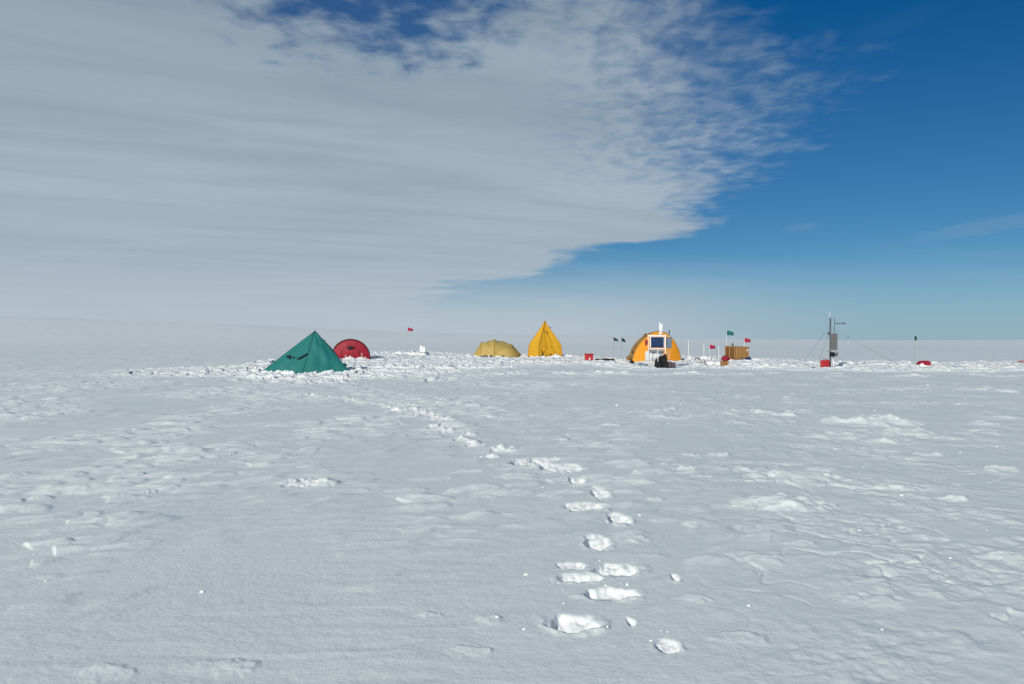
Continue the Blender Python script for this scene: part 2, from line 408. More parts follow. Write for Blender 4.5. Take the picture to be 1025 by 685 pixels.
# ------------------------------------------------------------------ snow ground: one sheet to the horizon
def build_ground():
    rr = [0.0]; r = .35
    while r < 3.2: rr.append(r); r *= 1.16
    r = 3.2
    while r < 36: rr.append(r); r *= 1.0034
    while r < 98: rr.append(r); r *= 1.0019
    while r < 240: rr.append(r); r *= 1.008
    while r < 6000: rr.append(r); r *= 1.022
    rr = np.array(rr[1:])
    fr = np.linspace(R(-34), R(34), 940)
    bk = np.linspace(R(34), R(326), 110)[1:-1]
    az = np.concatenate([fr, bk]); na = len(az); nr = len(rr)
    A, Q = np.meshgrid(az, rr)
    X = (Q * np.sin(A)).ravel(); Y = (Q * np.cos(A)).ravel()
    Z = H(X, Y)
    DUG_AND_PALE = np.append(H.dug, 0)
    X = np.append(X, 0); Y = np.append(Y, 0); Z = np.append(Z, 0)
    co = np.stack([X, Y, Z], 1).astype(np.float32)
    i = np.arange(na); j = np.arange(nr - 1)
    I, J = np.meshgrid(i, j); I2 = (I + 1) % na
    q = np.stack([J * na + I, (J + 1) * na + I, (J + 1) * na + I2, J * na + I2], -1).reshape(-1, 4)
    tri = np.stack([np.full(na, len(X) - 1), i, (i + 1) % na], 1)
    me = bpy.data.meshes.new('snow_ground')
    nq, ntr = len(q), len(tri)
    me.vertices.add(len(co)); me.vertices.foreach_set('co', co.ravel())
    me.loops.add(nq * 4 + ntr * 3); me.polygons.add(nq + ntr)
    me.loops.foreach_set('vertex_index', np.concatenate([q.ravel(), tri.ravel()]).astype(np.int32))
    st = np.concatenate([np.arange(nq) * 4, nq * 4 + np.arange(ntr) * 3]).astype(np.int32)
    me.polygons.foreach_set('loop_start', st)
    me.polygons.foreach_set('use_smooth', np.ones(nq + ntr, bool))
    me.update(calc_edges=True); me.validate()
    at = me.attributes.new('fresh_and_pale_snow', 'FLOAT', 'POINT'); at.data.foreach_set('value', DUG_AND_PALE.astype(np.float32))
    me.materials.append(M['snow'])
    o = bpy.data.objects.new('snow_ground', me); col.objects.link(o)
    tag(o, kind='structure')
    return o
build_ground()

# loose clods thrown up by the shovels (nobody could count them)
def build_clods():
    mb = MB()
    ico = bmesh.new(); bmesh.ops.create_icosphere(ico, subdivisions=1, radius=1)
    iv = [v.co.copy() for v in ico.verts]; iff = [tuple(v.index for v in f.verts) for f in ico.faces]; ico.free()
    spots = []
    tries = 0
    while len(spots) < 1000 and tries < 40000:
        tries += 1
        px = random.uniform(140, 1030); t = np.interp(px, TR_X, TR_T); b = np.interp(px, TR_X, TR_B)
        if random.random() > np.interp(px, TR_X, TR_A): continue
        py = random.uniform(t + 1, b - 2)
        D = ground_d(py)
        if D > 92: continue
        spots.append(((px - CX) / F * D, D, random.uniform(.015, .045) * (1.7 if random.random() < .08 else 1)))
    for (bx, by, rx, ry, hh) in BERM[:6]:
        for k in range(45):
            a = random.uniform(math.pi, 2 * math.pi); q = random.uniform(.98, 1.15)
            spots.append((bx + rx * q * math.cos(a), by + ry * q * math.sin(a), random.uniform(.025, .06)))
    for (fx, fy, a, b, dep) in FOOTG[:30]:
        for k in range(3):
            t = random.uniform(0, 6.28); q = random.uniform(1.2, 2.6)
            spots.append((fx + a * q * math.cos(t), fy + b * q * math.sin(t), random.uniform(.004, .013)))
    for k in range(45):                       # stray bits of crust blown or kicked over the field
        D = 5.2 + 26 * random.random() ** 1.5; px = random.uniform(-20, 1045) if random.random() < .4 else random.uniform(520, 1045)
        spots.append(((px - CX) / F * D, D, random.uniform(.003, .012) * (1 + D / 20)))
    xs = np.array([s[0] for s in spots]); ys = np.array([s[1] for s in spots]); zs = H(xs, ys)
    for (s, z) in zip(spots, zs):
        sx, sy, sz = [s[2] * random.uniform(.7, 1.5) for _ in range(3)]
        sz *= .65; a = random.uniform(0, 6.28); c_, s_ = math.cos(a), math.sin(a)
        j = [random.uniform(.72, 1.22) for _ in iv]
        vs = []
        for v, q in zip(iv, j):
            x, y = v.x * sx * q, v.y * sy * q
            vs.append((s[0] + x * c_ - y * s_, s[1] + x * s_ + y * c_, float(z) + v.z * sz * q + sz * .15))
        mb.add(vs, iff, False)
    o = mb.build('snow_clods', M['fresh'])
    tag(o, 'loose white snow clods shovelled up round the tents and crates', 'snow clods', kind='stuff')
build_clods()

# ------------------------------------------------------------------ tents
def lerp(a, b, t): return Vector(a) + (Vector(b) - Vector(a)) * t

def tri_face(mb, A, B, C, sag, n=14, seed=0):      # apex A, base B-C, pulled in by sag between the edges
    A, B, C = Vector(A), Vector(B), Vector(C)
    nrm = (B - A).cross(C - A).normalized()
    if nrm.y > 0 and False: nrm = -nrm
    r = random.Random(seed); ph = r.uniform(0, 6)
    def fn(u, v):
        L = lerp(A, B, v); Q = lerp(A, C, v); p = lerp(L, Q, u)
        w = math.sin(math.pi * u)
        d = sag * w * math.sin(math.pi * min(1, v * .9)) + .022 * w * v * math.sin(u * 17 + ph + v * 5) + .014 * math.sin(v * 11 - u * 8 + ph) * w
        return tuple(p + nrm * d)
    mb.patch(fn, n, n)
    return fn

def green_tent():
    S = S_green
    t = thing('pyramid_tent', 'big teal green pyramid tent pitched low, standing in front of the red tent', 'tent', (S.loc[0], S.loc[1], 0))
    A = S.p(314, 331.3, .3)
    Lc = S.p(264, 371.5, -.25); Fc = S.p(306, 375.5, -.95); Rc = S.p(356, 376, -.6)
    Br = (S.x(335), 1.7, 0); Bl = (S.x(285), 1.8, 0)
    c = [Lc, Fc, Rc, Br, Bl]
    mb = MB(); fns = []
    for i in range(5):
        fns.append(tri_face(mb, A, c[i], c[(i + 1) % 5], .07 if i < 2 else .1, 30, i))
    for v in range(len(mb.v)):
        x, y, z = mb.v[v]
    mb.build('canopy', M['teal'], t)
    ctr = Vector((0, .3, .4))
    def on(i, u, v, off=.03):
        p = Vector(fns[i](u, v)); e = .01
        n = (Vector(fns[i](u + e, v)) - p).cross(Vector(fns[i](u, v + e)) - p).normalized()
        if n.y > 0: n = -n
        return p + n * off
    # seams along the ridges
    sm = MB()
    for i in range(3):
        sm.tube([lerp(A, c[i], q / 10) for q in range(11)], .016, 6)
    sm.build('seam', M['teal_dark'], t)
    # dark printed mark on the left panel, a disc and a slanted bar
    def at(i, px, py):
        best = None
        for a in range(41):
            for b in range(41):
                p = fns[i](a / 40, b / 40); yy = S.D + p[1]
                sx = CX + F * (S.loc[0] + p[0]) / yy; sy = HZ + F * (EYE - p[2]) / yy
                d = (sx - px) ** 2 + (sy - py) ** 2
                if best is None or d < best[0]: best = (d, a / 40, b / 40)
        return best
    def spot(px, py):
        bst = min((at(i, px, py) + (i,) for i in (0, 1)), key=lambda q: q[0])
        return on(bst[3], bst[1], bst[2], .035)
    lg = MB()
    ring = [spot(289.8 + 2.1 * math.cos(k * math.pi / 4.5 + .7), 357.7 + 1.4 * math.sin(k * math.pi / 4.5 + .7)) for k in range(8)]
    lg.tube(ring, .03, 6)
    lg.tube([spot(289.8, 358), spot(291.6, 358.2)], .03, 6)
    lg.build('printed_ring', M['ink_and_shade'], t)
    l2 = MB(); p = spot(294.6, 358); l2.blob(p, (.05, .02, .05), 1, .02); l2.build('printed_dot', M['ink_and_shade'], t)
    l3 = MB(); l3.tube([spot(297.5, 359.6), spot(300, 358.8), spot(303.5, 357.2), spot(308, 354.4)], [.03, .05, .05, .03], 6)
    l3.build('vent_slit', M['ink_and_shade'], t)
    # guy-out tabs
    for (px, py) in ((324.6, 341.2), (346, 365.5), (274.5, 362)):
        tb = MB(); q = S.p(px, py, -.15); tb.box(q, (.16, .03, .10), 0, .5); tb.build('guy_tab', M['teal_dark'], t)
    for (px, py, w) in ((323, 376.2, .28), (327.5, 376.8, .2), (352, 376.6, .26), (358, 377, .3), (361, 373.4, .18)):
        sk = MB(); q = S.p(px, py, -1.2); sk.blob((q[0], q[1], q[2] + .08), (w * .5, .12, .035), int(px), .25); sk.build('snow_flap', M['teal_dark'], t)
green_tent()

def arch_tent_red():
    S = S_red
    t = thing('tunnel_tent', 'bright red tunnel tent seen end on behind the green pyramid tent', 'tent', (S.loc[0], S.loc[1], 0))
    W = S.x(370.3); Hh = S.z(339.3)
    def prof(th, k=1.0):           # th 0..pi left to right
        cx = -math.cos(th); sz = math.sin(th) ** .92
        return (W * cx * k, Hh * sz * k + .0)
    fly = MB()
    def fn(u, v):
        th = math.pi * u; k = 1 - .10 * abs(math.sin(v * math.pi * 3)) * .35 - .22 * v * v
        x, z = prof(th, k); return (x - .5 * v, v * 3.2, z - .05)
    fly.patch(fn, 30, 18); fly.build('fly', M['red'], t)
    fr = MB()
    def ff(u, v):
        th = math.pi * u; x, z = prof(th, .985)
        k = v; cx, cz = 0, -.05
        bul = -.28 * (1 - v * v) * math.sin(math.pi * min(max((z * v) / Hh, 0), 1) * .5 + .5) + .012 * math.sin(u * 40) * (1 - v) * v * 3
        return (x * k, bul, 0 * cz + z * k - .05)
    fr.patch(ff, 30, 10)
    fr.build('end_wall', M['red'], t)
    ar = MB(); ar.tube([(prof(math.pi * q / 28)[0], -.012, prof(math.pi * q / 28)[1] - .05) for q in range(29)], .05, 8)
    ar.build('arch_piping', M['red_dark'], t)
    for dx in (-.62, .62):
        sl = MB(); sl.tube([(dx * 1.1, -.17, .05), (dx * 1.0, -.22, .45), (dx * .55, -.27, .86), (0, -.30, .98)][:4], .010, 6); sl.build('door_zip', M['red_dark'], t)
    vt = MB(); vt.blob((.02, -.30, S.z(348.2)), (.25, .07, .10), 3, .06); vt.build('vent', M['ink_and_shade'], t)
arch_tent_red()

def dome_tent():
    S = S_dome
    t = thing('dome_tent', 'low olive yellow dome tent with sagging panels left of the tall yellow tent', 'tent', (S.loc[0], S.loc[1], 0))
    ax = [(473, 0.02, .25), (477, 7.5, .8), (481.5, 14.0, 1.15), (488, 15.6, 1.3), (495, 17.2, 1.35), (503, 15.3, 1.2), (512.5, 12.4, .95), (517, 7.0, .7), (523.5, .02, .2)]
    k = S.k
    def sec(i): return ax[i]
    fly = MB(); n = len(ax) - 1
    def fn(u, v):
        q = u * n; i = min(int(q), n - 1); f = q - i
        a, b = ax[i], ax[i + 1]
        px = a[0] + (b[0] - a[0]) * f; h = (a[1] + (b[1] - a[1]) * f) * k; w = a[2] + (b[2] - a[2]) * f
        sag = 1 -   .028 * math.sin(math.pi * f) * (1 - .5 * abs(2 * v - 1)) + .02 * math.sin(u * 31 + v * 13)
        th = math.pi * v
        y = -math.cos(th) * w; z = h * (math.sin(th) ** .8) * sag
        crease = -.05 * math.exp(-((v - .28) / .05) ** 2) * math.sin(math.pi * u)
        return (S.x(px) - .18 * y * 0 , y + .25 * (u - .5) * -1.4, z + crease)
    fly.patch(fn, n * 6, 20); fly.build('fly', M['olive'], t)
    for (u, nm) in ((2 / n, 'pole_sleeve'), (4 / n, 'pole_sleeve'), (6 / n, 'pole_sleeve')):
        a = MB(); a.tube([Vector(fn(u, j / 20)) + Vector((0, -.008, .006)) for j in range(21)], .017, 6); a.build(nm, M['olive_dark'], t)
    # front vestibule, a second smaller lobe turned to the camera
    vs = MB()
    def fv(u, v):
        x = S.x(494) + (S.x(521) - S.x(494)) * u
        h = (math.sin(math.pi * min(1, u * 1.0)) ** .55) * S.z(346.4) if 0 < u < 1 else 0
        th = math.pi / 2 * v
        return (x, -.55 - 1.05 * math.cos(th) * (math.sin(math.pi * u) ** .5 if 0 < u < 1 else 0) - .1, h * math.sin(th) ** .85)
    vs.patch(fv, 20, 10); vs.build('vestibule', M['olive'], t)
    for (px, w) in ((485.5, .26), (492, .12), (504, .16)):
        g = MB(); g.blob((S.x(px), -1.62, .07), (w, .08, .06), int(px), .1); g.build('base_gap_shade', M['ink_and_shade'], t)  # black blobs standing in for shade in the gaps under the fly
dome_tent()

def scott_tent():
    S = S_scott
    t = thing('pole_tent', 'tall bright yellow four sided pole tent, the pointed one right of the olive dome tent', 'tent', (S.loc[0], S.loc[1], 0))
    Fc = Vector((-.515, -1.285, 0)); fr = Vector((1.80, .77, 0)); fl = Vector((-.77, 1.80, 0))
    cs = [Fc, Fc + fr, Fc + fr + fl, Fc + fl]; ctr = Fc + (fr + fl) / 2
    top = S.z(322.3)
    prof = [(0, 1.0), (.22, .985), (.86, .94), (1.0, .89), (1.7, .52), (2.3, .195), (top, .03)]
    def sc_(z):
        return float(np.interp(z, [p[0] for p in prof], [p[1] for p in prof]))
    for i in range(4):
        mb = MB(); a, b = cs[i] - ctr, cs[(i + 1) % 4] - ctr
        nrm = Vector(((b - a).y, -(b - a).x, 0)).normalized()
        def fn(u, v, a=a, b=b, nrm=nrm):
            z = -.12 + v * (top + .12); k = sc_(max(z, 0))
            p = (a + (b - a) * u) * k
            w = math.sin(math.pi * u)
            p = p - nrm * (.07 * w * math.sin(math.pi * min(1, max(z, 0) / top)) - .022 * math.sin(u * 22 + z * 2.2) * w * (1 - .6 * v) - .012 * math.sin(z * 7 + u * 9) * w)
            return (ctr.x + p.x, ctr.y + p.y, z)
        mb.patch(fn, 30, 30); mb.build('canvas_panel', M['yellow'], t)
        pm = MB(); pm.tube([ctr + a * sc_(z) * 1.005 + Vector((0, 0, z)) for z in (0, .5, .88, 1.0, 1.7, 2.3, top)], .028, 8); pm.build('pole_sleeve', M['yellow_dark'], t)
    cap = MB(); cap.blob((ctr.x, ctr.y, top + .01), (.075, .075, .07), 2, .03); cap.build('peak_cap', M['yellow_dark'], t)
    # front right panel: entrance sleeve, vent, ties
    a, b = cs[0] - ctr, cs[1] - ctr; nrm = Vector((fr.y, -fr.x, 0)).normalized()
    def face(u, z, off): 
        p = ctr + (a + (b - a) * u) * sc_(z) + nrm * off; return (p.x, p.y, z)
    sl = MB()
    for q in range(9):
        u = .16 + q * .035; sl.tube([face(u, .02, .10 + .05 * (q % 2)), face(u + .01, .3, .07 + .05 * ((q + 1) % 2)), face(.30, .62, .03)], [.05, .045, .02], 6)
    sl.build('entrance_sleeve', M['yellow'], t)
    hole = MB(); hole.blob(face(.15, .10, .15), (.13, .08, .07), 5, .1); hole.tube([face(.13, .12, .12), face(.135, .45, .05)], .03, 6); hole.build('entrance_shade', M['ink_and_shade'], t)  # black shape put in for the dark shade at the entrance
    v = MB(); v.tube([face(.36, 1.93, .0), face(.36, 1.90, .14)], .06, 10); v.build('vent_tube', M['yellow_dark'], t)
    for (u, z) in ((.52, .8), (.86, .82), (.2, .85)):
        ro = MB(); ro.box(face(u, z, .02), (.07, .03, .07)); ro.build('guy_tab', M['yellow_dark'], t)
    ro = MB(); q = face(.95, 2.25, .06); ro.box((q[0] + .12, q[1], q[2]), (.08, .05, .08), .3); ro.build('peak_tab', M['grey_dark'], t)
scott_tent()

def orange_tent():
    S = S_orange
    t = thing('arched_tent', 'large orange arched tent with a khaki left side behind the solar panel frame', 'tent', (S.loc[0], S.loc[1], 0))
    out = [(632.5, 362.5), (634.5, 355), (638, 347), (644.5, 339.5), (650, 335), (656, 332.4), (662, 332.2), (668, 334.6), (674.5, 341.5), (679.5, 351.5), (681.8, 362.5)]
    pts = [(S.x(a), S.z(b)) for a, b in out]
    n = len(pts) - 1
    def prof(u):
        q = u * n; i = min(int(q), n - 1); f = q - i
        g = lambda j: pts[max(0, min(n, j))]
        r = []
        for c in (0, 1):
            p0, p1, p2, p3 = g(i - 1)[c], g(i)[c], g(i + 1)[c], g(i + 2)[c]
            r.append(.5 * (2 * p1 + (p2 - p0) * f + (2 * p0 - 5 * p1 + 4 * p2 - p3) * f * f + (3 * p1 - p0 - 3 * p2 + p3) * f ** 3))
        return r
    fly = MB()
    def fn(u, v):
        x, z = prof(u); k = 1 + .02 * math.sin(v * math.pi * 3) ** 2 - .06 * v
        return (x * k + .10 * v - .02, v * 3.4, z * k + .02 * math.sin(v * 9 + u * 5))
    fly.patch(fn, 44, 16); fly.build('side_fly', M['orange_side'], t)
    fr = MB()
    def ff(u, v):
        x, z = prof(u); cx, cz = 0.1, -.12
        bul = -.45 * (1 - v ** 2) - .02 + .02 * math.sin(u * 34) * v * (1 - v) * 3
        return (cx + (x - cx) * v, bul + .0, cz + (z - cz) * v)
    fr.patch(ff, 44, 12); fr.build('end_wall', M['orange'], t)
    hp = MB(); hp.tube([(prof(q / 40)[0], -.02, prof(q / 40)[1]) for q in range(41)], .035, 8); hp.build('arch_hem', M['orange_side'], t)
    for (px, py, w, h) in ((646, 335.7, .14, .14), (636.5, 347.5, .12, .16), (629.5, 358.5, .24, .16), (633, 352, .12, .12)):
        tp = MB(); tp.blob(S.p(px, py, .1), (w * .7, .12, h * .8), int(px), .2); tp.build('patch', M['wood_dark'], t)
    for u_ in (.36, .64):
        dr = MB(); dr.tube([(-.15 + (u_ - .5) * 3.4, -.40, .05), (-.15 + (u_ - .5) * 2.9, -.47, .8), (-.1 + (u_ - .5) * 1.4, -.42, 1.35)], .02, 6); dr.build('door_zip', M['orange_side'], t)
    g = MB(); g.tube([S.p(629, 359, .3), S.p(622, 363.5, -.5)], .008, 5); g.build('guy_line', M['cord'], t)
    g = MB(); g.tube([S.p(680, 352, 0), S.p(688, 363, -.5)], .008, 5); g.build('guy_line', M['cord'], t)
orange_tent()

# ------------------------------------------------------------------ solar panel frame before the orange tent
def solar_frame():
    S = S_frame
    t = thing('solar_panel_frame', 'white pole frame carrying dark blue solar panels before the orange tent', 'solar panel', (S.loc[0], S.loc[1], 0))
    for (px, yt, dy, r) in ((649, 335.5, 0, .016), (657.6, 350, -.35, .016), (666.2, 335.5, 0, .03), (671.3, 336.5, .45, .016)):
        m = MB(); m.tube([S.p(px, 369, dy), S.p(px, yt, dy)], r, 10); m.build('post', M['white'], t)
    m = MB(); m.box(S.p(657.5, 336.2), (1.02, .06, .06)); m.build('top_rail', M['white'], t, .008)
    m = MB(); m.box(S.p(657.5, 349.3, -.02), (.95, .05, .045)); m.build('lower_rail', M['white'], t, .006)
    # main panel: white frame, dark cells
    pn = MB(); pn.box(S.p(657.6, 342.7, -.07), (.77, .035, .585)); po = pn.build('solar_panel', M['white'], t, .006)
    c = MB()
    x0, x1, z0, z1 = S.x(651.2), S.x(664.2), S.z(348.1), S.z(337.5)
    for i in range(4):
        for j in range(3):
            w = (x1 - x0) / 4; h = (z1 - z0) / 3
            c.box((x0 + (i + .5) * w, -.092, z0 + (j + .5) * h), (w * .975, .012, h * .975))
    c.build('solar_cells', M['solar'], po)
    # second panel turned to the right
    p2 = MB(); p2.box(S.p(669.6, 343.2, .1), (.34, .03, .58), -.35); p2o = p2.build('side_panel', M['grey_dark'], t, .005)
    c2 = MB(); c2.box((S.x(669.7) + .006, .08, S.z(343.2)), (.27, .012, .51), -.35); c2.build('solar_cells', M['solar_side'], p2o)
    # white antenna cylinder on the top rail
    an = MB(); an.tube([S.p(660.2, 336), S.p(660.2, 322.4)], .022, 10); an.build('antenna_post', M['white'], t)
    an = MB(); an.tube([S.p(662.2, 333.4), S.p(662.2, 324.4)], .072, 14); an.tube([S.p(661.2, 333.1), S.p(661.2, 334.8)], .05, 10); an.build('antenna_tube', M['white'], t)
    wh = MB(); wh.tube([S.p(671.3, 336.5, .45), S.p(671.3, 333.6, .45)], .012, 6); wh.tube([S.p(671.3, 334, .45), S.p(671.3, 330.6, .45)], .035, 8); wh.build('sensor_whip', M['grey_dark'], t)
    # grey shelf and white sheet below the panels
    sh = MB(); sh.box(S.p(656.6, 350.9, -.06), (.74, .2, .10)); sh.build('shelf_box', M['grey'], t, .01)
    ws = MB()
    def fs(u, v):
        return (S.x(646.2) + u * (S.x(664.5) - S.x(646.2)), .12 + .035 * math.sin(u * 17) * v + .03 * v, S.z(351.8) - v * (S.z(351.8) - S.z(361.8)))
    ws.patch(fs, 30, 8); ws.build('white_sheet', M['white_sheet'], t, solid=.008)
    for px in (652.3, 661.5):
        m = MB(); m.box(S.p(px, 357, .06), (.035, .03, .55)); m.build('sheet_batten', M['white'], t)
    br = MB(); br.tube([S.p(649, 360, 0), S.p(657.6, 352, -.35)], .01, 6); br.build('brace', M['white'], t)
    br = MB(); br.tube([S.p(666.2, 366, 0), S.p(671.3, 350, .45)], .012, 6); br.build('brace', M['white'], t)
    # things on and around it
    z = lambda px, D: Hs((px - CX) / F * D, D)
    tp = MB()
    def ft(u, v):
        x = S.x(655.4) + u * (S.x(667.6) - S.x(655.4)); topz = S.z(359.4) + (S.z(353.6) - S.z(359.4)) * min(1, u * 1.05)
        if u > .92: topz -= (u - .92) * 6
        return (x, -.62 + .42 * v + .05 * math.sin(u * 11 + v * 3), -.15 + (topz + .15) * v)
    tp.patch(ft, 22, 10)
    def fb(u, v):
        a = ft(u, 1); return (a[0], a[1] + .35 * v, a[2] - (a[2] + .15) * v * v)
    tp.patch(fb, 22, 6)
    o = tp.build('black_tarp', M['black'], None, loc=(S.loc[0], S.loc[1], 0))
    tag(o, 'black tarpaulin draped in a wedge under the solar panel frame', 'tarpaulin')
    for (px, py, w, h, lab) in ((669.8, 364.6, .17, .26, 'dark mauve crate beside the black tarpaulin, the left of two'), (673.6, 364.9, .2, .22, 'dark mauve crate at the right foot of the solar panel frame')):
        D = 48.3; x = (px - CX) / F * D
        m = MB(); m.box((0, 0, h / 2), (w, .3, h), .2); k = MB(); k.box((0, 0, h + .008), (w + .025, .32, .035), .2)
        e = thing('storage_crate', lab, 'crate', (x, D, -.03), 'mauve crates under the solar panel frame')
        m.build('body', M['purple'], e, .012); k.build('lid', M['purple'], e, .008)
    b = MB(); b.blob(S.p(646.8, 343, -.05), (.075, .06, .17), 8, .08); hb = MB(); hb.tube([S.p(646.9, 340.2, -.05), S.p(648.6, 338.2, -.02)], .008, 5)
    e = thing('red_bag', 'little dark red bag hung on the left post of the solar panel frame', 'bag', (S.loc[0], S.loc[1], 0))
    b.build('body', M['red_fabric'], e); hb.build('strap', M['cord'], e)
solar_frame()

def rest(px, D, dz=0):            # a point resting on the snow
    x = (px - CX) / F * D
    return (x, D, Hs(x, D) + dz)

# ------------------------------------------------------------------ flags on bamboo poles
def flag(name, label, cat, px, D, py_tip, py_base, color, w, h, droop, lean=0, pole='bamboo', limp=False, group='marker flags on poles round the camp', rad=.014):
    k = D / F; x = (px - CX) * k
    t = thing(name, label, cat, (x, D, 0), group)
    zt = EYE - (py_tip - HZ) * k; zb = min(EYE - (py_base - HZ) * k, Hs(x, D)) - .15
    p = MB(); p.tube([(-lean * k, 0, zb), (-lean * k * .4, 0, (zb + zt) / 2), (0, 0, zt)], rad, 7); p.build('pole', M[pole], t)
    if color:
        W, Hh, dr = w * k, h * k, droop * k
        f = MB()
        def fn(u, v):
            if limp:
                return (.01 + W * (u ** .8) * (.25 + .75 * v), .07 * math.sin(u * 9 + v * 3) * u, zt - .03 - Hh * v * (1 - .45 * u) - dr * u ** 1.3)
            return (.012 + W * u, .07 * math.sin(u * 6 + 1) * u + .02 * v, zt - .03 - Hh * v * (1 - .42 * u) - dr * u ** 1.2)
        f.patch(fn, 12, 8); f.build('flag', M[color], t, solid=.006)
    return t

flag('trail_flag', 'red flag on a thin pole behind the snow heap right of the red tent', 'flag', 408.2, 84, 327.6, 353, 'flag_red', 5.0, 3.6, 1.6, lean=1.6)
flag('trail_flag', 'limp dark green flag left of the orange tent, the left of the close pair', 'flag', 614.2, 64, 337.4, 359, 'flag_dark', 4.2, 3.4, 2.4, pole='grey', rad=.0095)
flag('trail_flag', 'limp dark green flag nearest the left side of the orange tent', 'flag', 622.2, 63.5, 337.6, 359.5, 'flag_dark', 3.6, 4.0, 2.6, pole='grey', rad=.0095)
flag('trail_flag', 'low red flag flying between the orange tent and the wooden box', 'flag', 710.2, 62, 344.6, 360, 'flag_red', 5.6, 4.6, 1.6, pole='bamboo_pale', rad=.012)
flag('trail_flag', 'teal green flag on the tall pole at the left side of the wooden box', 'flag', 727.4, 61.5, 330.2, 360, 'flag_green', 6.8, 5.2, 2.4, pole='bamboo_pale', rad=.012)
flag('trail_flag', 'red flag flying above the right end of the wooden box', 'flag', 745.2, 66, 337.8, 358, 'flag_red', 6.0, 4.6, 2.0, pole='bamboo_pale', rad=.013)
flag('trail_flag', 'small dark flag on a thin pole beside the snow banked red bag', 'flag', 915.4, 60, 336.0, 361, 'flag_dark', 2.5, 5.0, 1.0, pole='grey', rad=.0095)
PG = 'bare poles stuck in the snow'
flag('bamboo_pole', 'bare pale pole right beside the orange tent', 'pole', 689.2, 58, 341, 361, None, 0, 0, 0, pole='bamboo_pale', group=PG, rad=.022)
flag('bamboo_pole', 'bare pale pole left of the low red flag', 'pole', 704.6, 59, 345, 361, None, 0, 0, 0, pole='bamboo_pale', group=PG, rad=.026)
flag('bamboo_pole', 'bare pale pole between the low red flag and the wooden box', 'pole', 719.4, 60, 347, 360, None, 0, 0, 0, pole='bamboo_pale', group=PG, rad=.024)
flag('bamboo_pole', 'short dark pole right of the low red flag', 'pole', 717.6, 61, 350, 360, None, 0, 0, 0, pole='grey', group=PG, rad=.022)

# ------------------------------------------------------------------ wooden box and the clutter round it
def wooden_box():
    S = S_box; k = S.k
    t = thing('wooden_box', 'big plywood box on a blue tarp under the red and green flags', 'box', (S.x(735) + S.loc[0], 59.5, .0))
    th = R(25); w1, w2, h = 1.05, 1.15, .80
    def P(a, b, z): return (a * math.cos(th) - b * math.sin(th), a * math.sin(th) + b * math.cos(th), z)
    def panel(name, a, b, sa, sb, z, sz, m, bev=.006, par=t):
        mb = MB(); mb.box(P(a, b, z), (sa, sb, sz), th); return mb.build(name, m, par, bev)
    z0 = .10
    for i in range(4):                     # right (camera) face: horizontal planks; left face likewise
        hh = h / 4
        pass
    body = MB()
    zb = lambda a: .0 + .20 * a / w1
    zt = lambda a: z0 + h - .05 * a / w1
    body.add([P(a, b, z) for z in (0, 1) for (a, b) in ((0, 0), (w1, 0), (w1, w2), (0, w2))], [(0, 3, 2, 1), (4, 5, 6, 7), (0, 1, 5, 4), (1, 2, 6, 5), (2, 3, 7, 6), (3, 0, 4, 7)])
    body.v = [P(a, b, (zt if z else zb)(a)) for z in (0, 1) for (a, b) in ((0, 0), (w1, 0), (w1, w2), (0, w2))]
    body.build('body', M['wood'], t, .008)
    lid = MB(); lq = [(-.025, -.025), (w1 + .025, -.025), (w1 + .025, w2 + .025), (-.025, w2 + .025)]
    lid.add([P(a, b, zt(a) + .004 + q) for q in (0, .04) for (a, b) in lq], [(0, 3, 2, 1), (4, 5, 6, 7), (0, 1, 5, 4), (1, 2, 6, 5), (2, 3, 7, 6), (3, 0, 4, 7)])
    lid.build('lid', M['wood_light'], t, .006)
    for a in (.04, w1 - .04): panel('batten', a, -.012, .07, .02, (zb(a) + zt(a)) / 2, zt(a) - zb(a) - .02, M['wood_light'], .004)
    panel('batten', w1 / 2, -.012, w1 - .16, .02, z0 + h * .52, .06, M['wood_light'], .004)
    panel('side_board', -.012, w2 * .5, .02, w2 - .04, z0 + h / 2, h - .03, M['wood_red'], .004)
    for b in (.1, w2 * .55, w2 - .08): panel('side_batten', -.03, b, .02, .08, z0 + h / 2, h - .02, M['wood'], .004)
    panel('label', w1 * .86, -.024, .14, .006, z0 + h * .70, .10, M['white'], 0)
    tp = MB()
    def fn(u, v):
        a = -.05 + u * (w1 + .1); return P(a, -.08 - .12 * v - .03 * math.sin(u * 14), zb(u * w1) + .02 - (.22 + .2 * u) * v + .02 * math.sin(u * 9))
    tp.patch(fn, 20, 6); o = tp.build('blue_skirt', M['blue'], t, solid=.012)
    for b in (.12, w2 - .12):
        rn = MB(); rn.box(P(w1 / 2, b, .03), (w1 + .1, .1, .16), th); rn.build('runner', M['grey_dark'], t, .01)
    x, y, _ = P(-.0, .45, 0)
    e = thing('green_bottle', 'small green bottle standing on the lid of the wooden box', 'bottle', (t.location.x + P(.12, .5, 0)[0], t.location.y + P(.12, .5, 0)[1], z0 + h + .042))
    b = MB(); b.tube([(0, 0, 0), (0, 0, .12), (0, 0, .16), (0, 0, .21)], [.06, .06, .025, .022], 10); b.build('body', M['flag_green'], e)
    c = MB(); c.tube([(0, 0, .21), (0, 0, .235)], .028, 8); c.build('cap', M['grey_dark'], e)
wooden_box()

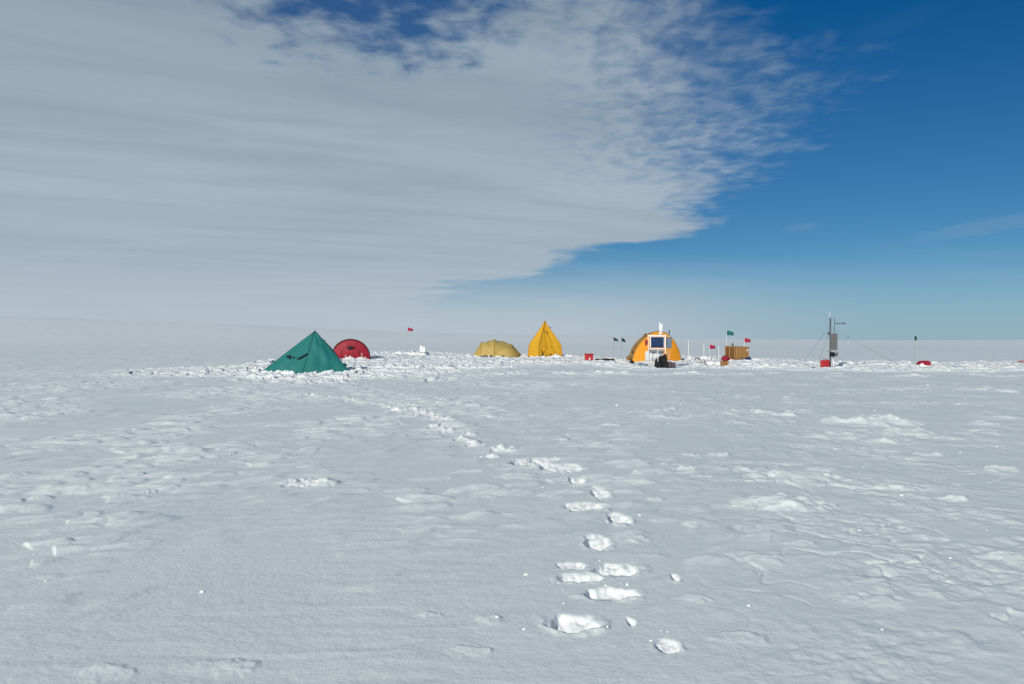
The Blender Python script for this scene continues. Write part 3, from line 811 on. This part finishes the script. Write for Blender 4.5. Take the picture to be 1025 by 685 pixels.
def crate_and_bag():
    D = 50.5; k = D / F; x = (725.2 - CX) * k; zt = EYE - (361.6 - HZ) * k
    e = thing('plywood_crate', 'small brown crate carrying a red bag in front of the wooden box', 'crate', (x, D, 0))
    m = MB(); m.box((0, 0, zt / 2 - .12), (.36, .34, zt + .24 - .0), .12); m.build('body', M['wood_dark'], e, .01)
    m = MB(); m.box((0, 0, zt - .02 + .012), (.40, .38, .03), .12); m.build('lid', M['wood'], e, .005)
    for s in (-1, 1):
        q = MB(); q.box((s * .14, -.195 + s * .012, zt / 2 - .02), (.05, .02, zt * .9), .12); q.build('batten', M['wood_light'], e)
    b = thing('red_bag', 'lumpy red bag lying on the small brown crate', 'bag', (x + .02, D, zt + .005))
    m = MB(); m.blob((.03, 0, .13), (.24, .19, .14), 4, .1); m.build('body', M['red_fabric'], b)
    m = MB(); m.tube([(-.1, -.03, .25), (0, -.05, .31), (.12, -.03, .25)], .014, 6); m.build('handle', M['black'], b)
    # low white chest
    D = 51.5; k = D / F; x = (714 - CX) * k
    e = thing('white_chest', 'long low white chest half buried between the bare poles', 'chest', (x, D, 0), rz=.05)
    zt = EYE - (362.2 - HZ) * k; m = MB(); m.box((0, 0, zt / 2 - .1), (1.0, .5, zt + .2)); m.build('body', M['white'], e, .02)
    m = MB(); m.box((0, 0, zt + .03), (1.05, .55, .055)); m.build('lid', M['white_sheet'], e, .012)
    m = MB(); m.box((0, -.262, zt - .02), (.1, .02, .06)); m.build('latch', M['grey'], e)
    # grey bottle post and dark handled sledge end
    D = 50.8; k = D / F; x = (705.8 - CX) * k
    e = thing('gas_bottle', 'slim grey gas bottle standing left of the white chest', 'gas bottle', (x, D, 0)); zt = EYE - (361.8 - HZ) * k
    m = MB(); m.tube([(0, 0, -.1), (0, 0, zt - .08), (0, 0, zt - .03)], [.07, .07, .04], 12); m.build('body', M['grey'], e)
    m = MB(); m.tube([(0, 0, zt - .03), (0, 0, zt + .03)], .035, 8); m.build('valve', M['enamel'], e)
    D = 52.5; k = D / F; x = (698.6 - CX) * k; zt = EYE - (358.8 - HZ) * k
    e = thing('snow_shovel', 'dark handled shovel stuck in the snow left of the grey bottle', 'shovel', (x, D, 0))
    m = MB(); m.tube([(-.2, 0, zt - .12), (-.13, 0, zt - .02), (0, 0, zt + .01), (.12, 0, zt - .05)], .028, 8); m.build('grip', M['black'], e)
    m = MB(); m.tube([(.12, 0, zt - .05), (.26, .02, -.1)], .018, 8); m.build('shaft', M['wood_dark'], e)
    m = MB(); m.box((.3, .02, -.05), (.2, .04, .3), 0, -.3); m.build('blade', M['purple'], e, .01)
crate_and_bag()

# ------------------------------------------------------------------ automatic weather station
def weather_station():
    S = S_mast
    t = thing('weather_station', 'weather mast with grey cabinet, side arm and guy wires at right', 'weather station', (S.loc[0], S.loc[1], 0))
    m = MB(); m.tube([S.p(831.1, 369), S.p(831.1, 318.3)], .043, 12); m.build('mast', M['grey_dark'], t)
    m = MB(); m.tube([S.p(830.5, 318.4), S.p(830.5, 312.8)], .012, 6); m.build('air_terminal', M['bamboo_pale'], t)
    m = MB(); m.tube([S.p(835.6, 334.5, .05), S.p(835.6, 318.6, .05)], .017, 8); m.build('upper_pole', M['grey_dark'], t)
    m = MB(); m.tube([S.p(834.6, 369, .05), S.p(834.6, 357, .05)], .024, 8); m.build('lower_pole', M['white'], t)
    m = MB(); m.box(S.p(841.2, 323.9, .05), (.58, .05, .05)); m.box(S.p(845.6, 323.9, .05), (.06, .09, .09)); m.build('side_arm', M['grey_dark'], t, .006)
    m = MB(); m.box(S.p(833.6, 342.2, -.12), (.37, .16, .86)); c = m.build('cabinet', M['enamel'], t, .012)
    d = MB(); d.box((S.x(833.6), -.205, S.z(342.2)), (.31, .012, .78)); d.build('door', M['enamel'], c, .004)
    h = MB(); h.box((S.x(836), -.215, S.z(342)), (.02, .02, .09)); h.build('latch', M['grey'], c)
    m = MB(); m.box(S.p(833.8, 333.7, -.11), (.40, .2, .03)); m.build('cabinet_roof', M['grey'], t, .006)
    m = MB(); m.box(S.p(833.4, 351.2, -.1), (.40, .2, .055)); m.build('shelf', M['grey'], t, .006)
    m = MB(); m.box(S.p(832.4, 354.9, -.1), (.24, .2, .24)); m.build('battery_box', M['black'], t, .012)
    m = MB(); m.box(S.p(835.8, 355.2, -.12), (.13, .16, .17)); m.tube([S.p(836.5, 353.5, -.15), S.p(837.4, 352.4, -.18), S.p(837.2, 356.2, -.18)], .016, 6); m.build('instrument_box', M['grey_dark'], t, .008)
    m = MB(); m.box(S.p(829.6, 333.8, -.02), (.12, .1, .16), 0, .4); m.build('clamp', M['grey_dark'], t, .006)
    m = MB(); m.tube([S.p(829.6, 351.8, -.02), S.p(828.2, 351.6, -.02)], .018, 6); m.build('bracket', M['grey_dark'], t)
    for (a, b) in (((830.2, 327), (815.5, 352)), ((830, 334), (822, 366)), ((831.4, 327.6), (881, 356))):
        A = Vector(S.p(*a)); B = Vector((S.x(b[0]), .6 if b[0] < 825 else -.3, S.z(b[1]))); 
        dirv = (B - A); kk = (A.z + .05) / (A.z - B.z) ; B2 = A + dirv * kk
        w = MB(); w.tube([A, A + (B2 - A) * .5 - Vector((0, 0, .03)), B2], .0075, 5); w.build('guy_wire', M['wire'], t)
    tb = MB(); q = Vector(S.p(848.5, 337.6, -.1)); tb.box(q, (.05, .03, .05)); tb.build('turnbuckle', M['grey_dark'], t)
    # red fuel can beside it
    D = 49; e = thing('fuel_can', 'bright red fuel can with a handle at the foot of the weather mast', 'fuel can', ((823.8 - CX) / F * D, D - .3, .0), rz=.1)
    m = MB(); m.box((0, 0, .13), (.43, .24, .40)); m.build('body', M['red_plastic'], e, .035)
    m = MB(); m.tube([(-.12, 0, .33), (-.1, 0, .38), (.04, 0, .385), (.07, 0, .33)], .018, 8); m.build('handle', M['red_plastic'], e)
    m = MB(); m.tube([(.15, 0, .32), (.15, 0, .37)], .035, 10); m.build('cap', M['black'], e)
    for s in (-1, 1):
        m = MB(); m.box((s * .09, -.124, .14), (.03, .012, .28), 0, s * .5); m.build('rib', M['red_fabric'], e)
    # shovel lying left of the can
    D = 49.2; x = (811.5 - CX) / F * D
    e = thing('snow_shovel', 'dark shovel lying on the snow left of the red fuel can', 'shovel', (x, D, Hs(x, D)))
    m = MB(); m.tube([(-.3, 0, .22), (.1, -.05, .08)], .018, 8); m.build('shaft', M['grey_dark'], e)
    m = MB(); m.box((.22, -.06, .06), (.26, .2, .05), 0, .25); m.build('blade', M['mat_blue'], e, .01)
    m = MB(); m.tube([(-.30, -.06, .22), (-.31, .06, .23)], .018, 6); m.build('grip', M['black'], e)
weather_station()

# ------------------------------------------------------------------ bags and boxes on the snow
def bags():
    D = 60.5; k = D / F; x = (589.4 - CX) * k
    e = thing('red_box', 'bright red box alone on the snow between the yellow and orange tents', 'box', (x, D, -.02))
    m = MB(); m.box((0, 0, .21), (.54, .4, .40), .05); m.build('body', M['red_plastic'], e, .03)
    m = MB(); m.box((0, 0, .42), (.58, .44, .06), .05); m.build('lid', M['red_fabric'], e, .015)
    m = MB(); m.box((.04, -.205, .12), (.09, .012, .16), .05, taper=.5); m.build('label', M['white'], e)
    for (px, w, h, r, nm, lab) in ((598, .19, .075, .9, 'duffel_bag', 'small flat black bag just right of the bright red box'), (605.5, .26, .085, .6, 'duffel_bag', 'middle one of the three flat black bags on the snow'), (611.8, .22, .075, .7, 'duffel_bag', 'flat black bag nearest the orange tent, rightmost of three')):
        D = 59.5 + .2 * w; x = (px - CX) / F * D; z = max(Hs(x, D), EYE - (361.2 - HZ) * D / F)
        e = thing(nm, lab, 'bag', (x, D, z - .02), 'black bags beside the red box')
        m = MB(); m.blob((0, 0, h), (w, .2, h), int(px), .05, pw=r); m.build('body', M['black'], e)
        m = MB(); m.tube([(-w * .4, -.16, h), (-w * .2, -.20, h * 1.9), (w * .2, -.2, h * 1.9), (w * .4, -.16, h)], .014, 6); m.build('strap', M['wood_dark'], e)
    # at the orange tent's left foot
    D = 55; x = (632.6 - CX) / F * D; z = EYE - (363.9 - HZ) * D / F
    e = thing('black_sack', 'small black sack at the left foot of the orange tent', 'sack', (x, D, z))
    m = MB(); m.blob((0, 0, .07), (.15, .13, .09), 6, .1); m.build('body', M['black'], e)
    m = MB(); m.tube([(-.04, 0, .14), (.0, 0, .2), (.05, 0, .14)], .018, 6); m.build('neck', M['black'], e)
    D = 50.5; x = (643.8 - CX) / F * D; z = max(Hs(x, D), EYE - (366.6 - HZ) * D / F)
    m = MB(); m.patch(lambda u, v: (-.24 + u * .48, -.3 + v * .6, .05 + .03 * math.sin(u * 5) + .02 * math.sin(v * 7) + .03 * v), 10, 10)
    o = m.build('foam_mat', M['mat_blue'], None, solid=.025, loc=(x, D, z)); tag(o, 'blue grey foam mat lying before the orange tent', 'mat')
    # right: red bag with snow on it
    D = 50; x = (924.6 - CX) / F * D; z = EYE - (366.4 - HZ) * D / F
    e = thing('red_bag', 'dark red bag with snow banked on its front under the lone dark flag', 'bag', (x, D, z))
    def fn(u, v):
        t = math.pi * u; w = .31 + .0 * v
        return ((-math.cos(t)) * w * (1 + .04 * math.sin(v * 8)), -.2 + .4 * v, .0 + .30 * math.sin(t) ** .26 * (1 - .30 * (1 - u) ** 2) + .01 * math.sin(u * 15 + v * 9))
    m = MB(); m.patch(fn, 24, 10); m.add([fn(q / 24, 0) for q in range(25)], [tuple(range(25))]); m.add([fn(q / 24, 1) for q in range(25)], [tuple(range(25))[::-1]]); m.build('body', M['red_fabric'], e)
    m = MB(); m.tube([(-.1, -.21, .27), (.0, -.24, .22), (.12, -.21, .27)], .014, 6); m.build('handle', M['flag_red'], e)
    sn = MB(); sn.blob((-.20, -.26, .03), (.13, .10, .10), 3, .25); sn.blob((-.06, -.30, -.04), (.17, .10, .07), 5, .25); sn.build('snow_cover', M['fresh'], e)
    # far right edge
    D = 57; x = (1022.5 - CX) / F * D; z = EYE - (363.9 - HZ) * D / F
    e = thing('red_bag', 'flat red bag at the far right edge, lying on the snow', 'bag', (x, D, z - .03))
    m = MB(); m.blob((.1, 0, .1), (.28, .2, .09), 9, .08, pw=.8); m.build('body', M['red_plastic'], e)
    m = MB(); m.tube([(-.05, -.2, .1), (.05, -.22, .17), (.2, -.2, .1)], .012, 6); m.build('strap', M['cord'], e)
    # snow blocks on the heap
    for (px, py, w, h, D, rz, lab) in ((421.6, 351.0, .24, .30, 77.4, .3, 'upright white snow block on the heap right of the red tent, the left of two'), (424.9, 351.2, .21, .22, 77.3, -.2, 'upright white snow block on the heap, the right of two')):
        k = D / F; x = (px - CX) * k; zb = EYE - (py - HZ) * k
        m = MB(); m.box((0, 0, h / 2), (w, .26, h + .2), rz, taper=.8)
        o = m.build('snow_block', M['fresh'], None, .03, loc=(x, D, zb)); tag(o, lab, 'snow block', 'snow blocks set upright on the heap')
    # stakes
    SG = 'short stakes and guy pegs in the snow'
    def stake(px, py, h, m_, lab, lean=.15, r=.022, nm='snow_stake'):
        D = ground_d(py); x = (px - CX) / F * D
        e = thing(nm, lab, 'stake', (x, D, Hs(x, D)), SG)
        a = MB(); a.tube([(0, 0, -.12), (lean * h, 0, h)], r, 7); a.build('shaft', M[m_], e)
        b = MB(); b.box((lean * h, 0, h), (r * 3.4, r * 2.6, r * 2.0)); b.build('head', M[m_], e)
    stake(130.2, 374, .14, 'blue', 'lone short dark stake in open snow far left of the green tent', .2, .036)
    stake(247.5, 370.6, .16, 'teal_dark', 'dark guy stake left of the green tent, the farther out of two', .1)
    stake(259, 372, .12, 'teal_dark', 'dark guy stake beside the left corner of the green tent', .3)
    stake(345.6, 361.4, .5, 'bamboo_pale', 'pale stick in front of the red tent, left one', .03, .014)
    stake(363.8, 362.2, .58, 'bamboo_pale', 'pale stick in front of the red tent, near its right end', -.2, .014)
    stake(569, 359.2, .08, 'ink_and_shade', 'dark peg just left of the tall yellow tent', .9, .03) if False else None
    stake(527.2, 357.8, .12, 'ink_and_shade', 'dark peg in the snow between the two yellow tents', 1.2, .03)
bags()

# ------------------------------------------------------------------ sky: Nishita plus a cloud sheet, all in the world
def build_world():
    w = bpy.data.worlds.new('World'); sc.world = w; w.use_nodes = True
    nt = w.node_tree; nt.nodes.clear(); N = nt.nodes.new; L = nt.links.new
    def val(x, sock):
        if isinstance(x, (int, float)): sock.default_value = x
        else: L(x, sock)
    def ma(op, a, b=None, c=None, clamp=False):
        n = N('ShaderNodeMath'); n.operation = op; n.use_clamp = clamp
        val(a, n.inputs[0])
        if b is not None: val(b, n.inputs[1])
        if c is not None: val(c, n.inputs[2])
        return n.outputs[0]
    def mr(x, a, b, c=0., d=1., smooth=True):
        n = N('ShaderNodeMapRange'); n.interpolation_type = 'SMOOTHSTEP' if smooth else 'LINEAR'; n.clamp = True
        val(x, n.inputs[0]); val(a, n.inputs[1]); val(b, n.inputs[2]); val(c, n.inputs[3]); val(d, n.inputs[4])
        return n.outputs[0]
    def comb(x, y, z=0.):
        n = N('ShaderNodeCombineXYZ'); val(x, n.inputs[0]); val(y, n.inputs[1]); val(z, n.inputs[2]); return n.outputs[0]
    def noise(vec, scale, det=4., rough=.5, dist=0.):
        n = N('ShaderNodeTexNoise'); L(vec, n.inputs['Vector']); n.inputs['Scale'].default_value = scale
        n.inputs['Detail'].default_value = det; n.inputs['Roughness'].default_value = rough; n.inputs['Distortion'].default_value = dist
        return n.outputs['Fac']
    def mixc(f, a, b):
        n = N('ShaderNodeMix'); n.data_type = 'RGBA'; val(f, n.inputs[0])
        for q, s in ((a, 6), (b, 7)):
            if isinstance(q, tuple): n.inputs[s].default_value = (*q, 1)
            else: L(q, n.inputs[s])
        return n.outputs[2]
    tc = N('ShaderNodeTexCoord').outputs['Generated']
    sp = N('ShaderNodeSeparateXYZ'); L(tc, sp.inputs[0]); x, y, z = sp.outputs
    rr = ma('SQRT', ma('ADD', ma('MULTIPLY', x, x), ma('ADD', ma('MULTIPLY', y, y), 1e-5)))
    a = ma('DIVIDE', x, rr); e = ma('DIVIDE', z, rr)
    zz = ma('ADD', ma('MAXIMUM', z, 0.), .035)
    P = comb(ma('DIVIDE', x, zz), ma('DIVIDE', y, zz))           # point on a level cloud sheet
    A = comb(a, ma('MULTIPLY', e, 6.0))
    # right-hand border of the cloud sheet against elevation
    pts = [(-.05, 420), (.030, 430), (.048, 450), (.056, 470), (.064, 535), (.076, 566), (.088, 588), (.098, 600), (.104, 695), (.128, 720), (.145, 722), (.165, 728), (.20, 748), (.24, 762), (.28, 762), (.32, 728), (.367, 690), (.45, 640), (.6, 560), (1.0, 520)]
    fc = N('ShaderNodeFloatCurve'); cm = fc.mapping; cv = cm.curves[0]
    e01 = mr(e, 0., .5, 0., 1., False)
    def ax(px): t = (px - CX) / F; return t / math.sqrt(1 + t * t)
    q = [(min(max(p[0] / .5, 0), 1), (ax(p[1]) + .5)) for p in pts if 0 <= p[0] <= .5]
    q = [(0., ax(420) + .5)] + q
    while len(cv.points) < len(q): cv.points.new(.5, .5)
    for p, (u, v) in zip(cv.points, q): p.location = (u, v)
    cm.update(); L(e01, fc.inputs['Value'])
    edge = ma('SUBTRACT', fc.outputs[0], .5)
    nb = noise(P, 1.1, 5., .55); nm = noise(P, 4.5, 6., .6, .3); P2 = comb(ma('DIVIDE', x, zz), ma('MULTIPLY', ma('DIVIDE', y, zz), .62)); nf = noise(P2, 10., 5., .55, .3)
    wob = ma('ADD', ma('MULTIPLY', ma('SUBTRACT', nb, .5), .16), ma('MULTIPLY', ma('SUBTRACT', nm, .5), mr(e, .07, .22, .03, .20)))
    wob = ma('ADD', wob, ma('MULTIPLY', ma('SUBTRACT', nf, .5), mr(e, .07, .2, .02, .15)))
    lobes = noise(comb(ma('MULTIPLY', a, 9.), ma('MULTIPLY', e, 26.)), 1.0, 3., .5, .4)
    wob = ma('ADD', wob, ma('MULTIPLY', ma('SUBTRACT', lobes, .5), mr(e, .05, .2, .14, .06)))
    d = ma('ADD', ma('SUBTRACT', edge, a), wob)
    wid = mr(e, .08, .24, .035, .17)
    cov = mr(ma('DIVIDE', d, wid), -.55, 1.1)
    # gap of blue high on the left
    ga = ma('DIVIDE', ma('ADD', a, .140), .165); ge = ma('DIVIDE', ma('SUBTRACT', e, .390), .090)
    g = ma('SUBTRACT', 1., ma('ADD', ma('MULTIPLY', ga, ga), ma('MULTIPLY', ge, ge)))
    g = ma('ADD', g, ma('ADD', ma('MULTIPLY', ma('SUBTRACT', nm, .5), 2.6), ma('MULTIPLY', ma('SUBTRACT', nf, .5), 2.4)))
    gap = mr(g, -.6, 1.1)
    cov = ma('MULTIPLY', cov, ma('SUBTRACT', 1., ma('MULTIPLY', gap, .90)))
    # thin mottling towards the upper border
    thin = mr(ma('SUBTRACT', edge, a), 0., .30)
    mott = mr(nf, .30, .64)
    cov = ma('MULTIPLY', cov, ma('ADD', ma('MULTIPLY', mott, ma('MULTIPLY', ma('SUBTRACT', 1., thin), mr(e, .12, .24, 0., .55))), ma('SUBTRACT', 1., ma('MULTIPLY', ma('SUBTRACT', 1., thin), mr(e, .12, .24, 0., .55)))))
    cov = ma('MULTIPLY', cov, .96)
    # low veil along the horizon
    st = noise(comb(ma('MULTIPLY', a, 2.2), ma('ADD', ma('MULTIPLY', e, 34.), ma('MULTIPLY', a, 2.4))), 1.6, 4., .5)
    veil = ma('MULTIPLY', mr(ma('ADD', e, ma('MULTIPLY', ma('SUBTRACT', st, .5), .05)), .098, .0), mr(a, .02, .42, .96, .62))
    # faint wisps on the right
    def wisp(a0, e0, sa, se, slope, k):
        da = ma('SUBTRACT', a, a0); u = ma('DIVIDE', da, sa); v = ma('DIVIDE', ma('SUBTRACT', ma('SUBTRACT', e, e0), ma('MULTIPLY', da, slope)), se)
        gg = ma('SUBTRACT', 1., ma('ADD', ma('MULTIPLY', u, u), ma('MULTIPLY', v, v)))
        return ma('MULTIPLY', mr(ma('ADD', gg, ma('MULTIPLY', ma('SUBTRACT', nm, .5), 1.6)), 0., 1.), k)
    wp = ma('MAXIMUM', wisp(.465, .106, .075, .010, .16, .13), ma('MAXIMUM', wisp(.39, .315, .06, .014,   .3, .02), wisp(.30, .112, .022, .005, .1, .10)))
    # brightness inside the cloud: long rolls seen edge-on
    rl = noise(comb(ma('MULTIPLY', ma('DIVIDE', x, zz), .35), ma('SUBTRACT', ma('DIVIDE', y, zz), ma('MULTIPLY', ma('DIVIDE', x, zz), .45))), 1.6, 5., .55, .6)
    r2 = noise(P, .55, 3., .5)
    tone = ma('ADD', ma('MULTIPLY', rl, .65), ma('MULTIPLY', r2, .35))
    tone = ma('ADD', ma('MULTIPLY', mr(tone, .28, .72, 0., .5), mr(e, .05, .2, .45, .85)), mr(e, .36, .06, 0., .5, False))
    cc = mixc(tone, CLOUD_LO, CLOUD_HI)
    cv_ = mixc(mr(a, .02, .42), mixc(st, VEIL_LO, VEIL_HI), mixc(st, (.285, .405, .545), (.34, .44, .56)))
    sky = N('ShaderNodeTexSky'); sky.sky_type = 'NISHITA'; sky.sun_disc = False
    sky.sun_elevation = SUN_EL; sky.sun_rotation = math.atan2(SUN.x, SUN.y)
    sky.altitude = 2800; sky.air_density = 1.0; sky.dust_density = .15; sky.ozone_density = 2.6
    bg = N('ShaderNodeBackground'); bg.inputs['Strength'].default_value = SKY_STR
    sk = N('ShaderNodeSeparateColor'); L(sky.outputs[0], sk.inputs[0]); ck = N('ShaderNodeCombineColor')
    for i, (g_, o_) in enumerate(((.274, -.345), (.42, -.195), (.45, .52))):      # thin dry polar air: deeper blue
        L(ma('MAXIMUM', ma('MULTIPLY_ADD', sk.outputs[i], g_, o_), .02), ck.inputs[i])
    L(ck.outputs[0], bg.inputs['Color'])
    bc = N('ShaderNodeBackground'); L(cc, bc.inputs['Color'])
    bv = N('ShaderNodeBackground'); L(cv_, bv.inputs['Color'])
    m1 = N('ShaderNodeMixShader'); L(ma('MAXIMUM', cov, wp), m1.inputs[0]); L(bg.outputs[0], m1.inputs[1]); L(bc.outputs[0], m1.inputs[2])
    m2 = N('ShaderNodeMixShader'); L(veil, m2.inputs[0]); L(m1.outputs[0], m2.inputs[1]); L(bv.outputs[0], m2.inputs[2])
    out = N('ShaderNodeOutputWorld'); L(m2.outputs[0], out.inputs['Surface'])

SKY_STR = .10
CLOUD_LO = (.235, .315, .385); CLOUD_HI = (.48, .56, .635)
VEIL_LO = (.415, .495, .58); VEIL_HI = (.52, .585, .64)
build_world()

# ------------------------------------------------------------------ sun
sl = bpy.data.lights.new('sun', 'SUN'); sl.energy = 3.75; sl.angle = R(.53); sl.color = (1.0, .972, .895)
so = bpy.data.objects.new('sun', sl); col.objects.link(so)
to = Vector((SUN.x * math.cos(SUN_EL), SUN.y * math.cos(SUN_EL), math.sin(SUN_EL)))
so.rotation_euler = to.to_track_quat('Z', 'Y').to_euler(); so.location = (20, -20, 30)

# ------------------------------------------------------------------ camera
cam = bpy.data.cameras.new('camera'); co = bpy.data.objects.new('camera', cam); col.objects.link(co)
cam.sensor_width = 36; cam.lens = F / 1025 * 36; cam.clip_start = .1; cam.clip_end = 20000
co.location = (0, 0, EYE); co.rotation_euler = (R(90) - math.atan((342.5 - HZ) / F), 0, 0)
sc.camera = co

vs = sc.view_settings
vs.view_transform = 'Standard'; vs.look = 'None'; vs.exposure = 0; vs.gamma = 1; vs.use_curve_mapping = False
sc.cycles.max_bounces = 6; sc.cycles.diffuse_bounces = 3; sc.cycles.use_denoising = True
